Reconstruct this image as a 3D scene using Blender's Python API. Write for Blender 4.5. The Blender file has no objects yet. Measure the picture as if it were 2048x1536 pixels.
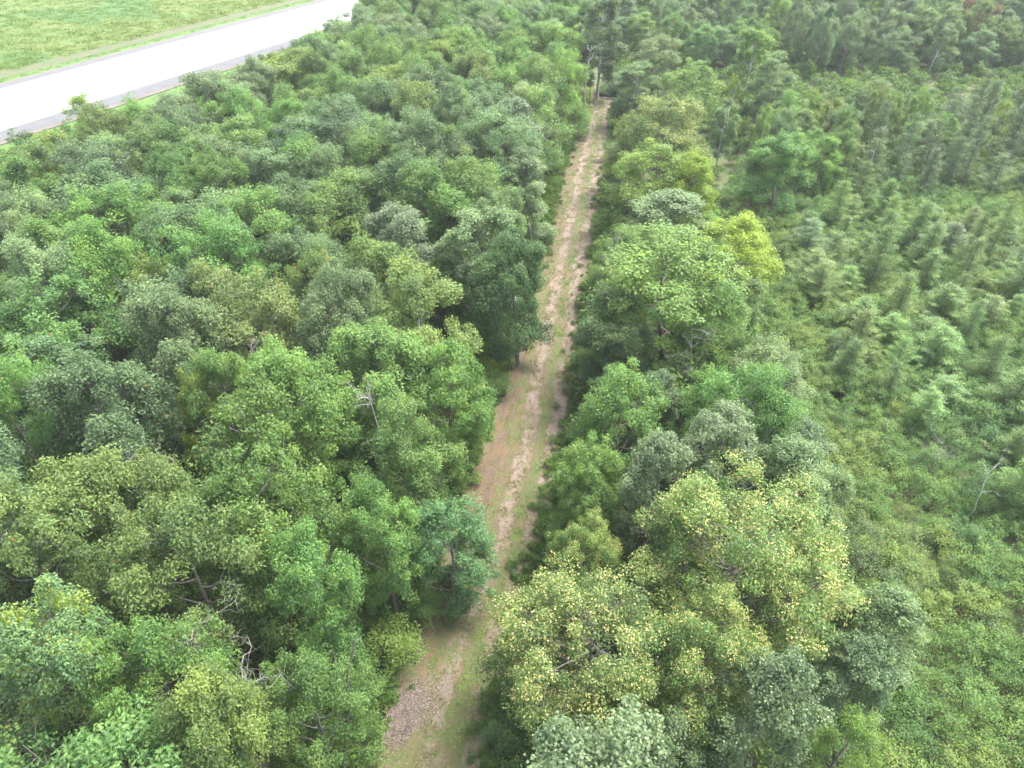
import bpy, math, random
import numpy as np
R_ = math.radians
PI = math.pi

# ------------------------------------------------------------------ camera, sky, sun, exposure
scene = bpy.context.scene
COL = scene.collection
CAM_H, PITCH, FPX = 30.0, R_(38.0), 1384.0          # height (m), degrees below the horizon, focal length in photo pixels (2048 wide)
cam_d = bpy.data.cameras.new('camera')
cam_d.sensor_width = 36.0
cam_d.lens = 36.0 * FPX / 2048.0
cam_d.clip_start, cam_d.clip_end = 0.5, 5000.0
cam = bpy.data.objects.new('camera', cam_d)
COL.objects.link(cam)
cam.location = (0, 0, CAM_H)
cam.rotation_euler = (PI / 2 - PITCH, 0, 0)
scene.camera = cam

SUN_AZ, SUN_EL = R_(58.0), R_(62.0)                 # azimuth clockwise from +Y (the way the camera looks)
world = bpy.data.worlds.new('World')
scene.world = world
world.use_nodes = True
nt = world.node_tree
nt.nodes.clear()
sky = nt.nodes.new('ShaderNodeTexSky')
sky.sky_type = 'NISHITA'
sky.sun_disc = False
sky.sun_elevation, sky.sun_rotation = SUN_EL, SUN_AZ
sky.air_density, sky.dust_density, sky.ozone_density = 1.0, 3.0, 1.0
bg = nt.nodes.new('ShaderNodeBackground')
bg.inputs['Strength'].default_value = 0.15
wo = nt.nodes.new('ShaderNodeOutputWorld')
veil = nt.nodes.new('ShaderNodeHueSaturation')          # thin white cloud over the blue
veil.inputs['Saturation'].default_value = 0.4
nt.links.new(sky.outputs[0], veil.inputs['Color'])
nt.links.new(veil.outputs[0], bg.inputs[0])
nt.links.new(bg.outputs[0], wo.inputs[0])

sun_d = bpy.data.lights.new('sun', 'SUN')
sun_d.energy = 1.6
sun_d.angle = R_(22.0)                               # sun through thin high cloud: soft-edged shadows
sun_d.color = (1.0, 0.96, 0.89)
sun = bpy.data.objects.new('sun', sun_d)
COL.objects.link(sun)
sun.location = (60, 20, 120)
sun.rotation_euler = (PI / 2 - SUN_EL, 0, PI - SUN_AZ)

vs = scene.view_settings
vs.view_transform, vs.look, vs.gamma, vs.exposure = 'Standard', 'None', 1.0, 2.5
vs.use_curve_mapping = False
HAZE = 0.0003
cy = scene.cycles
cy.max_bounces, cy.diffuse_bounces, cy.glossy_bounces, cy.transmission_bounces = 6, 4, 2, 4
cy.transparent_max_bounces = 4
cy.caustics_reflective = cy.caustics_refractive = False
cy.use_denoising = True
cy.denoiser = 'OPENIMAGEDENOISE'
cy.denoising_input_passes = 'RGB_ALBEDO_NORMAL'

# ------------------------------------------------------------------ photo pixel <-> world
SP, CP = math.sin(PITCH), math.cos(PITCH)
def px(x, y, z=0.0):
    """world point at height z seen at photo pixel (x, y); also depth"""
    u, v = (x - 1024) / FPX, (y - 768) / FPX
    zc = (CAM_H - z) / (SP + CP * v)
    return np.array((u * zc, zc * (CP - v * SP), z)), zc
def proj(X, Y, Z):
    d = CAM_H - Z
    zc = Y * CP + d * SP
    yc = d * CP - Y * SP
    return 1024 + FPX * X / zc, 768 + FPX * yc / zc, zc
def inside(poly, x, y):
    r, n = False, len(poly)
    for i in range(n):
        x1, y1 = poly[i]; x2, y2 = poly[(i + 1) % n]
        if (y1 > y) != (y2 > y) and x < (x2 - x1) * (y - y1) / (y2 - y1) + x1:
            r = not r
    return r

# ------------------------------------------------------------------ materials
def mat(name):
    m = bpy.data.materials.new(name)
    m.use_nodes = True
    m.node_tree.nodes.clear()
    return m, m.node_tree
class N:
    """small node-graph writer"""
    def __init__(self, nt): self.nt = nt
    def n(self, t, ins=None, **kw):
        o = self.nt.nodes.new(t)
        for k, v in kw.items(): setattr(o, k, v)
        for k, v in (ins or {}).items():
            if hasattr(v, 'is_linked') or isinstance(v, bpy.types.NodeSocket): self.nt.links.new(v, o.inputs[k])
            else: o.inputs[k].default_value = v
        return o
    def math(self, op, a, b=0.0, c=0.0, clamp=False):
        return self.n('ShaderNodeMath', {0: a, 1: b, 2: c}, operation=op, use_clamp=clamp).outputs[0]
    def mix(self, f, a, b):
        o = self.nt.nodes.new('ShaderNodeMix'); o.data_type = 'RGBA'
        for k, v in ((0, f), (6, a), (7, b)):
            if isinstance(v, bpy.types.NodeSocket): self.nt.links.new(v, o.inputs[k])
            else: o.inputs[k].default_value = v if k == 0 else tuple(v) + (1,)
        return o.outputs[2]
    def noise(self, vec, scale, detail=4, rough=.55):
        ins = {'Scale': scale, 'Detail': detail, 'Roughness': rough}
        if vec is not None: ins['Vector'] = vec
        return self.n('ShaderNodeTexNoise', ins).outputs[0]
    def sm(self, v, a, b):
        return self.n('ShaderNodeMapRange', {0: v, 1: a, 2: b, 3: 0.0, 4: 1.0}, interpolation_type='SMOOTHSTEP').outputs[0]
    def attr(self, name, kind='GEOMETRY', out='Fac'):
        return self.n('ShaderNodeAttribute', attribute_name=name, attribute_type=kind).outputs[out]
    def out(self, s): self.n('ShaderNodeOutputMaterial', {0: s})

def leaf_material(name, accent=None, accent_at=1.1, use_instancer=None, trans=0.42, spec=0.22, rough=0.5, clump=None):
    """leaf colour = the object's own colour, varied from clump to clump and from leaf to leaf"""
    m, t = mat(name); g = N(t)
    tint = g.attr('tint')
    if use_instancer:
        tone = g.attr('tone', 'INSTANCER')
        cr = g.n('ShaderNodeValToRGB', {0: tone})
        el = cr.color_ramp.elements
        n = len(use_instancer)
        while len(el) < n: el.new(0.5)
        for i, c in enumerate(use_instancer):
            el[i].position = i / (n - 1); el[i].color = tuple(c) + (1,)
        base = cr.outputs[0]
    else:
        base = g.n('ShaderNodeObjectInfo').outputs['Color']
    hsv = g.n('ShaderNodeHueSaturation', {'Color': base,
              'Hue': g.math('MULTIPLY_ADD', tint, -0.045, 0.5225),
              'Saturation': g.math('MULTIPLY_ADD', tint, 0.1, 0.95),
              'Value': g.math('MULTIPLY_ADD', tint, 0.9, 0.55)})
    c = hsv.outputs[0]
    if accent:
        c = g.mix(g.math('GREATER_THAN', g.math('MULTIPLY_ADD', g.math('SUBTRACT', tint, .5), .9 if accent_at < .9 else 0.0, g.attr('accent')), accent_at), c, accent)
    if clump:
        c = g.mix(g.sm(tint, clump[1], clump[1] + .12), c, clump[0])
    p = g.n('ShaderNodeBsdfPrincipled', {'Base Color': c, 'Roughness': rough, 'Specular IOR Level': spec})
    tr = g.n('ShaderNodeBsdfTranslucent', {0: g.n('ShaderNodeHueSaturation', {'Color': c, 'Hue': 0.485, 'Saturation': 1.15, 'Value': 1.25}).outputs[0]})
    mx = g.n('ShaderNodeMixShader', {0: trans, 1: p.outputs[0], 2: tr.outputs[0]})
    g.out(mx.outputs[0])
    return m
def bark_material(name, c1, c2, scale=6.0):
    m, t = mat(name); g = N(t)
    tc = g.n('ShaderNodeTexCoord').outputs['Object']
    mp = g.n('ShaderNodeMapping', {0: tc, 3: (1, 1, .25)}).outputs[0]
    f = g.sm(g.noise(mp, scale, 6, .65), .35, .65)
    bump = g.n('ShaderNodeBump', {'Strength': .5, 'Distance': .02, 'Height': f}).outputs[0]
    p = g.n('ShaderNodeBsdfPrincipled', {'Base Color': g.mix(f, c1, c2), 'Roughness': .85, 'Normal': bump})
    g.out(p.outputs[0]); return m

M = {}
M['oak_leaf'] = leaf_material('oak_leaf', (0.30, 0.16, 0.05), .9982)
M['yellowing_leaf'] = leaf_material('yellowing_leaf', None, clump=((0.27, 0.33, 0.05), .62))
M['orange_leaf'] = leaf_material('orange_leaf', None, clump=((0.36, 0.24, 0.06), .74))
M['maple_leaf'] = leaf_material('maple_leaf', (0.2, 0.24, 0.05), .96)
M['ash_leaf'] = leaf_material('ash_leaf', (0.41, 0.40, 0.15), .78, spec=.3)
M['poplar_leaf'] = leaf_material('poplar_leaf', (0.24, 0.30, 0.15), .9, rough=.5, spec=.3)
M['larch_needle'] = leaf_material('larch_needle', (0.17, 0.16, 0.07), .985, trans=.25)
M['shrub_leaf'] = leaf_material('shrub_leaf', (0.17, 0.19, 0.05), .97)
M['thicket_leaf'] = leaf_material('thicket_leaf', (0.2, 0.13, 0.055), .985, use_instancer=[
    (0.078, 0.155, 0.055), (0.095, 0.182, 0.050), (0.120, 0.208, 0.056), (0.155, 0.222, 0.056), (0.128, 0.195, 0.080)])
M['under_leaf'] = leaf_material('under_leaf', None, use_instancer=[(0.060, 0.125, 0.030), (0.08, 0.155, 0.032), (0.11, 0.19, 0.038)])
M['grass_blade'] = leaf_material('grass_blade', None, use_instancer=[
    (0.18, 0.14, 0.072), (0.15, 0.145, 0.055), (0.108, 0.175, 0.036), (0.082, 0.178, 0.028)], trans=.3, spec=.2)
M['bank_blade'] = leaf_material('bank_blade', None, use_instancer=[
    (0.150, 0.165, 0.022), (0.100, 0.165, 0.016), (0.068, 0.155, 0.014), (0.046, 0.125, 0.015)], trans=.3, spec=.2)
M['grey_bark'] = bark_material('grey_bark', (0.10, 0.092, 0.08), (0.19, 0.175, 0.155))
M['brown_bark'] = bark_material('brown_bark', (0.09, 0.07, 0.055), (0.19, 0.155, 0.12))
M['pale_bark'] = bark_material('pale_bark', (0.26, 0.255, 0.235), (0.42, 0.41, 0.385), 4)
M['dead_wood'] = bark_material('dead_wood', (0.17, 0.16, 0.145), (0.29, 0.275, 0.255), 9)

# ------------------------------------------------------------------ mesh builders
class Geo:
    """collects leaf kites and tubes, with a tint and an accent value per face"""
    def __init__(s): s.v, s.f, s.ti, s.ac, s.n = [], [], [], [], 0
    def tube(s, pts, rad, sides=6):
        pts = np.asarray(pts, float); k = len(pts)
        d = np.gradient(pts, axis=0); d /= np.linalg.norm(d, axis=1)[:, None] + 1e-9
        up = np.where(np.abs(d[:, 2:3]) > .9, np.array([[1., 0, 0]]), np.array([[0, 0, 1.]]))
        a = np.cross(d, up); a /= np.linalg.norm(a, axis=1)[:, None] + 1e-9
        b = np.cross(d, a)
        th = np.linspace(0, 2 * PI, sides, endpoint=False)
        ring = (a[:, None] * np.cos(th)[None, :, None] + b[:, None] * np.sin(th)[None, :, None]) * np.asarray(rad)[:, None, None] + pts[:, None]
        s.v.append(ring.reshape(-1, 3))
        i = np.arange(k - 1)[:, None] * sides; j = np.arange(sides)[None]; j2 = (j + 1) % sides
        q = np.stack([i + j, i + j2, i + sides + j2, i + sides + j], -1).reshape(-1, 4) + s.n
        s.f.append(q); s.n += k * sides
        s.ti.append(np.full(len(q), .5)); s.ac.append(np.zeros(len(q)))
    def leaves(s, pos, nrm, rng, length, width, tint, droop=.0, lo=None):
        n = len(pos)
        nrm = nrm / (np.linalg.norm(nrm, axis=1)[:, None] + 1e-9)
        t = rng.normal(size=(n, 3)); t[:, 2] -= droop
        if lo is not None: t = t * .55 + lo
        t -= nrm * (t * nrm).sum(1)[:, None]
        t /= np.linalg.norm(t, axis=1)[:, None] + 1e-9
        b = np.cross(nrm, t)
        L = (length * rng.uniform(.7, 1.25, n))[:, None]; W = L * width
        p0 = pos - t * L * .5; p2 = pos + t * L * .5
        mid = pos - t * L * .02
        v = np.stack([p0, mid + b * W * .5, p2, mid - b * W * .5], 1).reshape(-1, 3)
        s.v.append(v)
        s.f.append(np.arange(n * 4).reshape(-1, 4) + s.n); s.n += n * 4
        s.ti.append(np.clip(tint, 0, 1)); s.ac.append(rng.uniform(0, 1, n))
    def mesh(s, name, material):
        me = bpy.data.meshes.new(name)
        v = np.concatenate(s.v).astype(np.float32); f = np.concatenate(s.f).astype(np.int32)
        fill_mesh(me, v, f)
        for nm, arr in (('tint', s.ti), ('accent', s.ac)):
            a = me.attributes.new(nm, 'FLOAT', 'FACE'); a.data.foreach_set('value', np.concatenate(arr).astype(np.float32))
        me.materials.append(M[material])
        return me
def fill_mesh(me, v, f, smooth=False):
    me.vertices.add(len(v)); me.vertices.foreach_set('co', np.ascontiguousarray(v, np.float32).ravel())
    me.loops.add(f.size); me.loops.foreach_set('vertex_index', np.ascontiguousarray(f, np.int32).ravel())
    me.polygons.add(len(f)); me.polygons.foreach_set('loop_start', np.arange(0, f.size, f.shape[1], dtype=np.int32))
    me.update(calc_edges=True); me.validate()

def curve(p0, p1, rng, sag=0.0, wob=.06, k=5):
    p0, p1 = np.asarray(p0, float), np.asarray(p1, float)
    t = np.linspace(0, 1, k)[:, None]
    L = np.linalg.norm(p1 - p0)
    w = (rng.normal(size=3) * np.sin(t * PI) + rng.normal(size=3) * .6 * np.sin(t * 2 * PI) + rng.normal(size=(k, 3)) * .22 * np.sin(t * PI)) * wob * L * 1.1
    p = p0 + (p1 - p0) * t + w
    p[:, 2] += sag * L * (np.sin(t[:, 0] * PI))
    return p
def dirs(rng, n, up=.35, out=None, o=.5):
    d = rng.normal(size=(n, 3)); d /= np.linalg.norm(d, axis=1)[:, None]
    d[:, 2] += up
    if out is not None: d += out * o
    return d / np.linalg.norm(d, axis=1)[:, None]

def make_tree(seed, H=10., R=2.6, base=.2, lobes=12, clumps=19, cr=.5, leaves=170, leaf=.155, width=.48,
              bark='grey_bark', lmat='oak_leaf', profile='round', bare=4, droop=.25, lobe_r=(.30, .46), trunk_r=.013):
    """one prototype: (trunk mesh with limbs and bare twigs, crown mesh of leaf clumps)"""
    rng = np.random.default_rng(seed)
    tr, cw = Geo(), Geo()
    top = np.array((rng.normal() * .05 * H, rng.normal() * .05 * H, H * .86))
    tp = curve((0, 0, -.3), top, rng, wob=.012, k=8)
    r0 = trunk_r * H + .03
    tr.tube(tp, r0 * np.linspace(1.15, .22, 8), 7)
    def on_trunk(z): return np.array([np.interp(z, tp[:, 2], tp[:, i]) for i in range(3)])
    ga = rng.uniform(0, 6.28)
    for i in range(lobes):
        u = (i + .5) / lobes
        z = H * (base + (1 - base) * (u ** .8)) * rng.uniform(.88, 1.04)
        s = (z / H - base) / (1 - base)
        if profile == 'round': rad = math.sqrt(max(.02, 1 - (2 * s - .75) ** 2 / 1.72))
        elif profile == 'cone': rad = max(.06, 1 - s) ** .8
        else: rad = math.sqrt(max(.03, 1 - (1.9 * s - .85) ** 2)) * .9 + .1   # column
        az = ga + i * 2.39996 + rng.normal() * .3
        lr = R * rng.uniform(*lobe_r) * (.75 + .25 * rad)
        d = R * rad * rng.uniform(.42, .92) if i < lobes - 1 else R * .1
        c = on_trunk(min(z, H * .84)) + np.array((math.cos(az) * d, math.sin(az) * d, 0))
        c[2] = min(z, H - lr * .75)
        zb = max(H * base * .55, c[2] - d * rng.uniform(.45, .9))
        st = on_trunk(min(zb, H * .8))
        lp = curve(st, c, rng, sag=-.06, wob=.05, k=6)
        tr.tube(lp, r0 * np.linspace(.34, .10, 6), 5)
        outd = np.array((math.cos(az), math.sin(az), .15)) * (d > .2 * R)
        lobe_t = rng.normal() * .10
        nc = max(4, int(clumps * rng.uniform(.75, 1.25)))
        cd = dirs(rng, nc, .45, outd, .55)
        for q in cd:
            rr = lr * rng.uniform(.5, 1.45)
            cc = c + q * rr * np.array((1, 1, 1.05))
            a0 = c + (cc - c) * .0
            tr.tube(curve(lp[-2] * .5 + c * .5, cc, rng, wob=.08, k=3), (r0 * .09, r0 * .06, r0 * .03), 3)
            nl = int(leaves * rng.uniform(.6, 1.35))
            g = rng.normal(size=(nl, 3)); g /= np.linalg.norm(g, axis=1)[:, None] + 1e-9
            g *= (rng.uniform(.15, 1, nl) ** .6)[:, None]
            pos = cc + g * cr * np.array((1.0, 1.0, .9)) * rng.uniform(.7, 1.45)
            nr = q * .4 + np.array((0, 0, .5)) + g * .5 + rng.normal(size=(nl, 3)) * .6
            ct = .5 + lobe_t + rng.normal() * .13
            cw.leaves(pos, nr, rng, leaf, width, ct + rng.normal(size=nl) * .13, droop, lo=g * .8 + q * .3)
    for i in range(bare):                                  # bare grey twigs poking out of the shaded side of the crown
        az = rng.uniform(0, 6.28); z = H * rng.uniform(base * .8, .8)
        st = on_trunk(z); L = R * rng.uniform(.6, 1.05)
        e = st + np.array((math.cos(az) * L, math.sin(az) * L, rng.uniform(.1, .7) * L))
        bp = curve(st, e, rng, wob=.1, k=6)
        tr.tube(bp, r0 * np.linspace(.3, .05, 6), 4)
        for k in range(5):
            b0 = bp[2 + k % 4]
            tr.tube(curve(b0, b0 + dirs(rng, 1, .4)[0] * L * rng.uniform(.2, .45), rng, wob=.12, k=4), r0 * np.linspace(.14, .03, 4), 3)
    return tr.mesh('trunk', bark), cw.mesh('crown', lmat)

def make_larch(seed, H=7., R=1.5, n=60, bark='brown_bark'):
    rng = np.random.default_rng(seed); tr, cw = Geo(), Geo()
    tp = curve((0, 0, -.3), (rng.normal() * .1, rng.normal() * .1, H), rng, wob=.006, k=8)
    tr.tube(tp, np.linspace(.10, .012, 8), 6)
    for i in range(n):
        z = H * (.12 + .86 * (i + rng.uniform(0, 1)) / n)
        s = z / H; L = R * (1.03 - s) ** .75 * rng.uniform(.4, 1.3) + .08
        az = i * 2.39996 + rng.normal() * .4
        st = np.array([np.interp(z, tp[:, 2], tp[:, k]) for k in range(3)])
        e = st + np.array((math.cos(az) * L, math.sin(az) * L, L * rng.uniform(-.1, .7)))
        bp = curve(st, e, rng, sag=-.08, wob=.05, k=5)
        tr.tube(bp, np.linspace(.022, .006, 5), 3)
        nl = int(60 + 190 * L)
        t = rng.uniform(.12, 1.08, nl)
        pos = np.stack([np.interp(t, np.linspace(0, 1, 5), bp[:, k]) for k in range(3)], 1)
        sw = rng.normal(size=(nl, 3)) * np.array((.22, .22, .12)) * (1.15 - t * .6)[:, None]
        pos += sw
        bd = (e - st) / L
        nr = np.array((0, 0, .8)) + rng.normal(size=(nl, 3)) * .6
        cw.leaves(pos, nr, rng, .12, .36, .5 + rng.normal() * .12 + rng.normal(size=nl) * .13 + (t - .5) * .25, .05, lo=bd * .8 + sw * 2)
    return tr.mesh('trunk', bark), cw.mesh('crown', 'larch_needle')

def make_snag(seed, H=8., lean=.12, nb=9, spread=1.6, r=.13, mat_='dead_wood', broken=True):
    rng = np.random.default_rng(seed); tr = Geo(); limbs = []
    tp = curve((0, 0, -.3), (lean * H, rng.normal() * .1, H), rng, wob=.02, k=9)
    tr.tube(tp, r * .85 * np.linspace(1.1, .3 if broken else .1, 9), 7)
    for i in range(nb):
        z = H * rng.uniform(.45, .97); st = np.array([np.interp(z, tp[:, 2], tp[:, k]) for k in range(3)])
        az = rng.uniform(0, 6.28); L = spread * rng.uniform(.5, 1.1)
        e = st + np.array((math.cos(az) * L, math.sin(az) * L, L * rng.uniform(.2, 1.0)))
        g = Geo(); bp = curve(st, e, rng, wob=.1, k=6); g.tube(bp, r * np.linspace(.34, .06, 6), 5)
        for k in range(11):
            b0 = bp[1 + k % 5]
            g.tube(curve(b0, b0 + dirs(rng, 1, .5)[0] * L * rng.uniform(.25, .6), rng, wob=.14, k=4), r * np.linspace(.13, .035, 4), 3)
        limbs.append(g.mesh('branch', mat_))
    return tr.mesh('trunk', mat_), limbs

def shrub_geo(seed, H=1.8, R=1.1, stems=9, clumps=26, leaves=42, leaf=.13, width=.5, cr=.26, flat=.8):
    rng = np.random.default_rng(seed); g = Geo()
    for i in range(clumps):
        d = dirs(rng, 1, .55)[0]; d[2] = abs(d[2])
        c = np.array((0, 0, H * .42)) + d * np.array((R, R, H * .58)) * rng.uniform(.4, 1.22)
        nl = int(leaves * rng.uniform(.6, 1.3))
        q = rng.normal(size=(nl, 3)); q /= np.linalg.norm(q, axis=1)[:, None]
        pos = c + q * cr * rng.uniform(.3, 1, nl)[:, None] * np.array((1.1, 1.1, flat)) * 1.2
        g.leaves(pos, d * .4 + np.array((0, 0, .7)) + rng.normal(size=(nl, 3)) * .55, rng, leaf, width,
                 .5 + rng.normal() * .13 + rng.normal(size=nl) * .13, .1, lo=q * .7)
    for i in range(stems):
        az = rng.uniform(0, 6.28); e = np.array((math.cos(az) * R * .8, math.sin(az) * R * .8, H * rng.uniform(.6, .95)))
        w = Geo.tube; g.tube(curve((0, 0, 0), e, rng, wob=.06, k=4), np.linspace(.025, .007, 4), 3)
    return g
def tuft_geo(seed, n=22, h=.35, spread=.22, w=.05):
    rng = np.random.default_rng(seed); g = Geo()
    a = rng.uniform(0, 6.28, n); r = spread * np.sqrt(rng.uniform(0, 1, n))
    hh = h * rng.uniform(.5, 1.15, n)
    lean = rng.normal(size=(n, 2)) * .45
    d = np.stack([lean[:, 0], lean[:, 1], np.ones(n)], 1); d /= np.linalg.norm(d, axis=1)[:, None]
    pos = np.stack([np.cos(a) * r, np.sin(a) * r, np.zeros(n)], 1) + d * hh[:, None] * .5
    side = rng.normal(size=(n, 3)); nr = np.cross(d, side)
    g.leaves(pos, nr, rng, h, w / h, .5 + rng.normal(size=n) * .2, 0, lo=d * 9)
    return g

# ------------------------------------------------------------------ objects
def tag(o, label=None, cat=None, group=None, kind=None):
    if label: o['label'] = label
    if cat: o['category'] = cat
    if group: o['group'] = group
    if kind: o['kind'] = kind
    return o
def obj(name, me, parent=None, color=None):
    o = bpy.data.objects.new(name, me); COL.objects.link(o)
    if parent: o.parent = parent
    if color is not None: o.color = tuple(color) + (1,)
    return o
def empty(name, loc, rz=0.):
    o = bpy.data.objects.new(name, None); COL.objects.link(o)
    o.location = loc; o.rotation_euler = (0, 0, rz); o.empty_display_size = .3
    return o

def scatter(name, geos, material, pts, scl, rot, tone, pick, label, cat=None, squash=None):
    """uncountable growth: one object whose nodes repeat a few small plants over its own points"""
    nG = len(geos)
    V, F, ti, ac, pr = [], [], [], [], []
    n = 0
    for k, g in enumerate(geos):
        v = np.concatenate(g.v); f = np.concatenate(g.f)
        V.append(v); F.append(f + n); n += len(v); pr.append(np.full(len(v), k))
        ti.append(np.concatenate(g.ti)); ac.append(np.concatenate(g.ac))
    V.append(pts); pr.append(np.full(len(pts), -1))
    me = bpy.data.meshes.new(name)
    v = np.concatenate(V); f = np.concatenate(F)
    fill_mesh(me, v, f)
    for nm, arr in (('tint', ti), ('accent', ac)):
        me.attributes.new(nm, 'FLOAT', 'FACE').data.foreach_set('value', np.concatenate(arr).astype(np.float32))
    me.attributes.new('proto', 'INT', 'POINT').data.foreach_set('value', np.concatenate(pr).astype(np.int32))
    pad = len(v) - len(pts)
    for nm, arr in (('scl', scl), ('rotz', rot), ('tone', tone)):
        me.attributes.new(nm, 'FLOAT', 'POINT').data.foreach_set('value', np.concatenate([np.zeros(pad), arr]).astype(np.float32))
    me.attributes.new('pick', 'INT', 'POINT').data.foreach_set('value', np.concatenate([np.full(pad, -5), pick]).astype(np.int32))
    me.materials.append(M[material])
    o = obj(name, me)
    ng = bpy.data.node_groups.new(name + '_nodes', 'GeometryNodeTree')
    ng.interface.new_socket('Geometry', in_out='INPUT', socket_type='NodeSocketGeometry')
    ng.interface.new_socket('Geometry', in_out='OUTPUT', socket_type='NodeSocketGeometry')
    nd, lk = ng.nodes, ng.links
    gi, go = nd.new('NodeGroupInput'), nd.new('NodeGroupOutput')
    def named(nm, typ):
        a = nd.new('GeometryNodeInputNamedAttribute'); a.data_type = typ; a.inputs[0].default_value = nm
        return a.outputs[0]
    def equals(s, k):
        c = nd.new('FunctionNodeCompare'); c.data_type = 'INT'; c.operation = 'EQUAL'
        lk.new(s, c.inputs[2]); c.inputs[3].default_value = k
        return c.outputs[0]
    join = nd.new('GeometryNodeJoinGeometry')
    p_attr, k_attr = named('proto', 'INT'), named('pick', 'INT')
    rotc = nd.new('ShaderNodeCombineXYZ'); lk.new(named('rotz', 'FLOAT'), rotc.inputs[2])
    e2r = nd.new('FunctionNodeEulerToRotation'); lk.new(rotc.outputs[0], e2r.inputs[0])
    for k in range(nG):
        a = nd.new('GeometryNodeSeparateGeometry'); a.domain = 'POINT'
        lk.new(gi.outputs[0], a.inputs[0]); lk.new(equals(p_attr, k), a.inputs[1])
        b = nd.new('GeometryNodeSeparateGeometry'); b.domain = 'POINT'
        lk.new(gi.outputs[0], b.inputs[0]); lk.new(equals(k_attr, k), b.inputs[1])
        i = nd.new('GeometryNodeInstanceOnPoints')
        lk.new(b.outputs[0], i.inputs['Points']); lk.new(a.outputs[0], i.inputs['Instance'])
        lk.new(e2r.outputs[0], i.inputs['Rotation']); lk.new(named('scl', 'FLOAT'), i.inputs['Scale'])
        lk.new(i.outputs[0], join.inputs[0])
    lk.new(join.outputs[0], go.inputs[0])
    md = o.modifiers.new('growth', 'NODES'); md.node_group = ng
    tag(o, label, cat, None, 'stuff')
    return o

def poisson(rng, x0, x1, y0, y1, dmin, ok, tries=12000, near=None):
    """points at least dmin(x, y) apart where ok(x, y)"""
    cell = {}
    out = []
    def add(p, d):
        cell.setdefault((int(p[0] // 4), int(p[1] // 4)), []).append((p[0], p[1], d))
    for p in near or (): add(p, p[2])
    xs = rng.uniform(x0, x1, tries); ys = rng.uniform(y0, y1, tries)
    for x, y in zip(xs, ys):
        if not ok(x, y): continue
        d = dmin(x, y); i, j = int(x // 4), int(y // 4); bad = False
        for a in range(i - 2, i + 3):
            for b in range(j - 2, j + 3):
                for q in cell.get((a, b), ()):
                    m = (d + q[2]) * .5
                    if (q[0] - x) ** 2 + (q[1] - y) ** 2 < m * m: bad = True; break
                if bad: break
            if bad: break
        if not bad: out.append((x, y)); add((x, y), d)
    return out

#@@SETTING
# ================================================================== the setting
def sheet(name, rows, material, attrs=None, parent=None):
    """rows: (k, m, 3) grid of points"""
    k, m = rows.shape[:2]
    i = np.arange(k - 1)[:, None] * m; j = np.arange(m - 1)[None]
    f = np.stack([i + j, i + j + 1, i + m + j + 1, i + m + j], -1).reshape(-1, 4)
    me = bpy.data.meshes.new(name); fill_mesh(me, rows.reshape(-1, 3), f)
    for nm, arr in (attrs or {}).items():
        me.attributes.new(nm, 'FLOAT', 'POINT').data.foreach_set('value', arr.astype(np.float32).ravel())
    me.materials.append(M[material])
    me.polygons.foreach_set('use_smooth', np.ones(len(me.polygons), bool))
    return obj(name, me, parent)

def ground_material():
    m, t = mat('forest_floor'); g = N(t)
    P = g.n('ShaderNodeNewGeometry').outputs['Position']
    a = g.sm(g.noise(P, .5, 5), .4, .62); b = g.sm(g.noise(P, 5, 6, .7), .35, .7)
    c = g.mix(a, (0.055, 0.075, 0.022), (0.095, 0.075, 0.045)); c = g.mix(g.math('MULTIPLY', b, .6), c, (0.05, 0.10, 0.02))
    bp = g.n('ShaderNodeBump', {'Strength': .7, 'Distance': .15, 'Height': g.noise(P, 6, 6, .7)}).outputs[0]
    g.out(g.n('ShaderNodeBsdfPrincipled', {'Base Color': c, 'Roughness': .95, 'Normal': bp}).outputs[0]); return m
M['forest_floor'] = ground_material()

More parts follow.
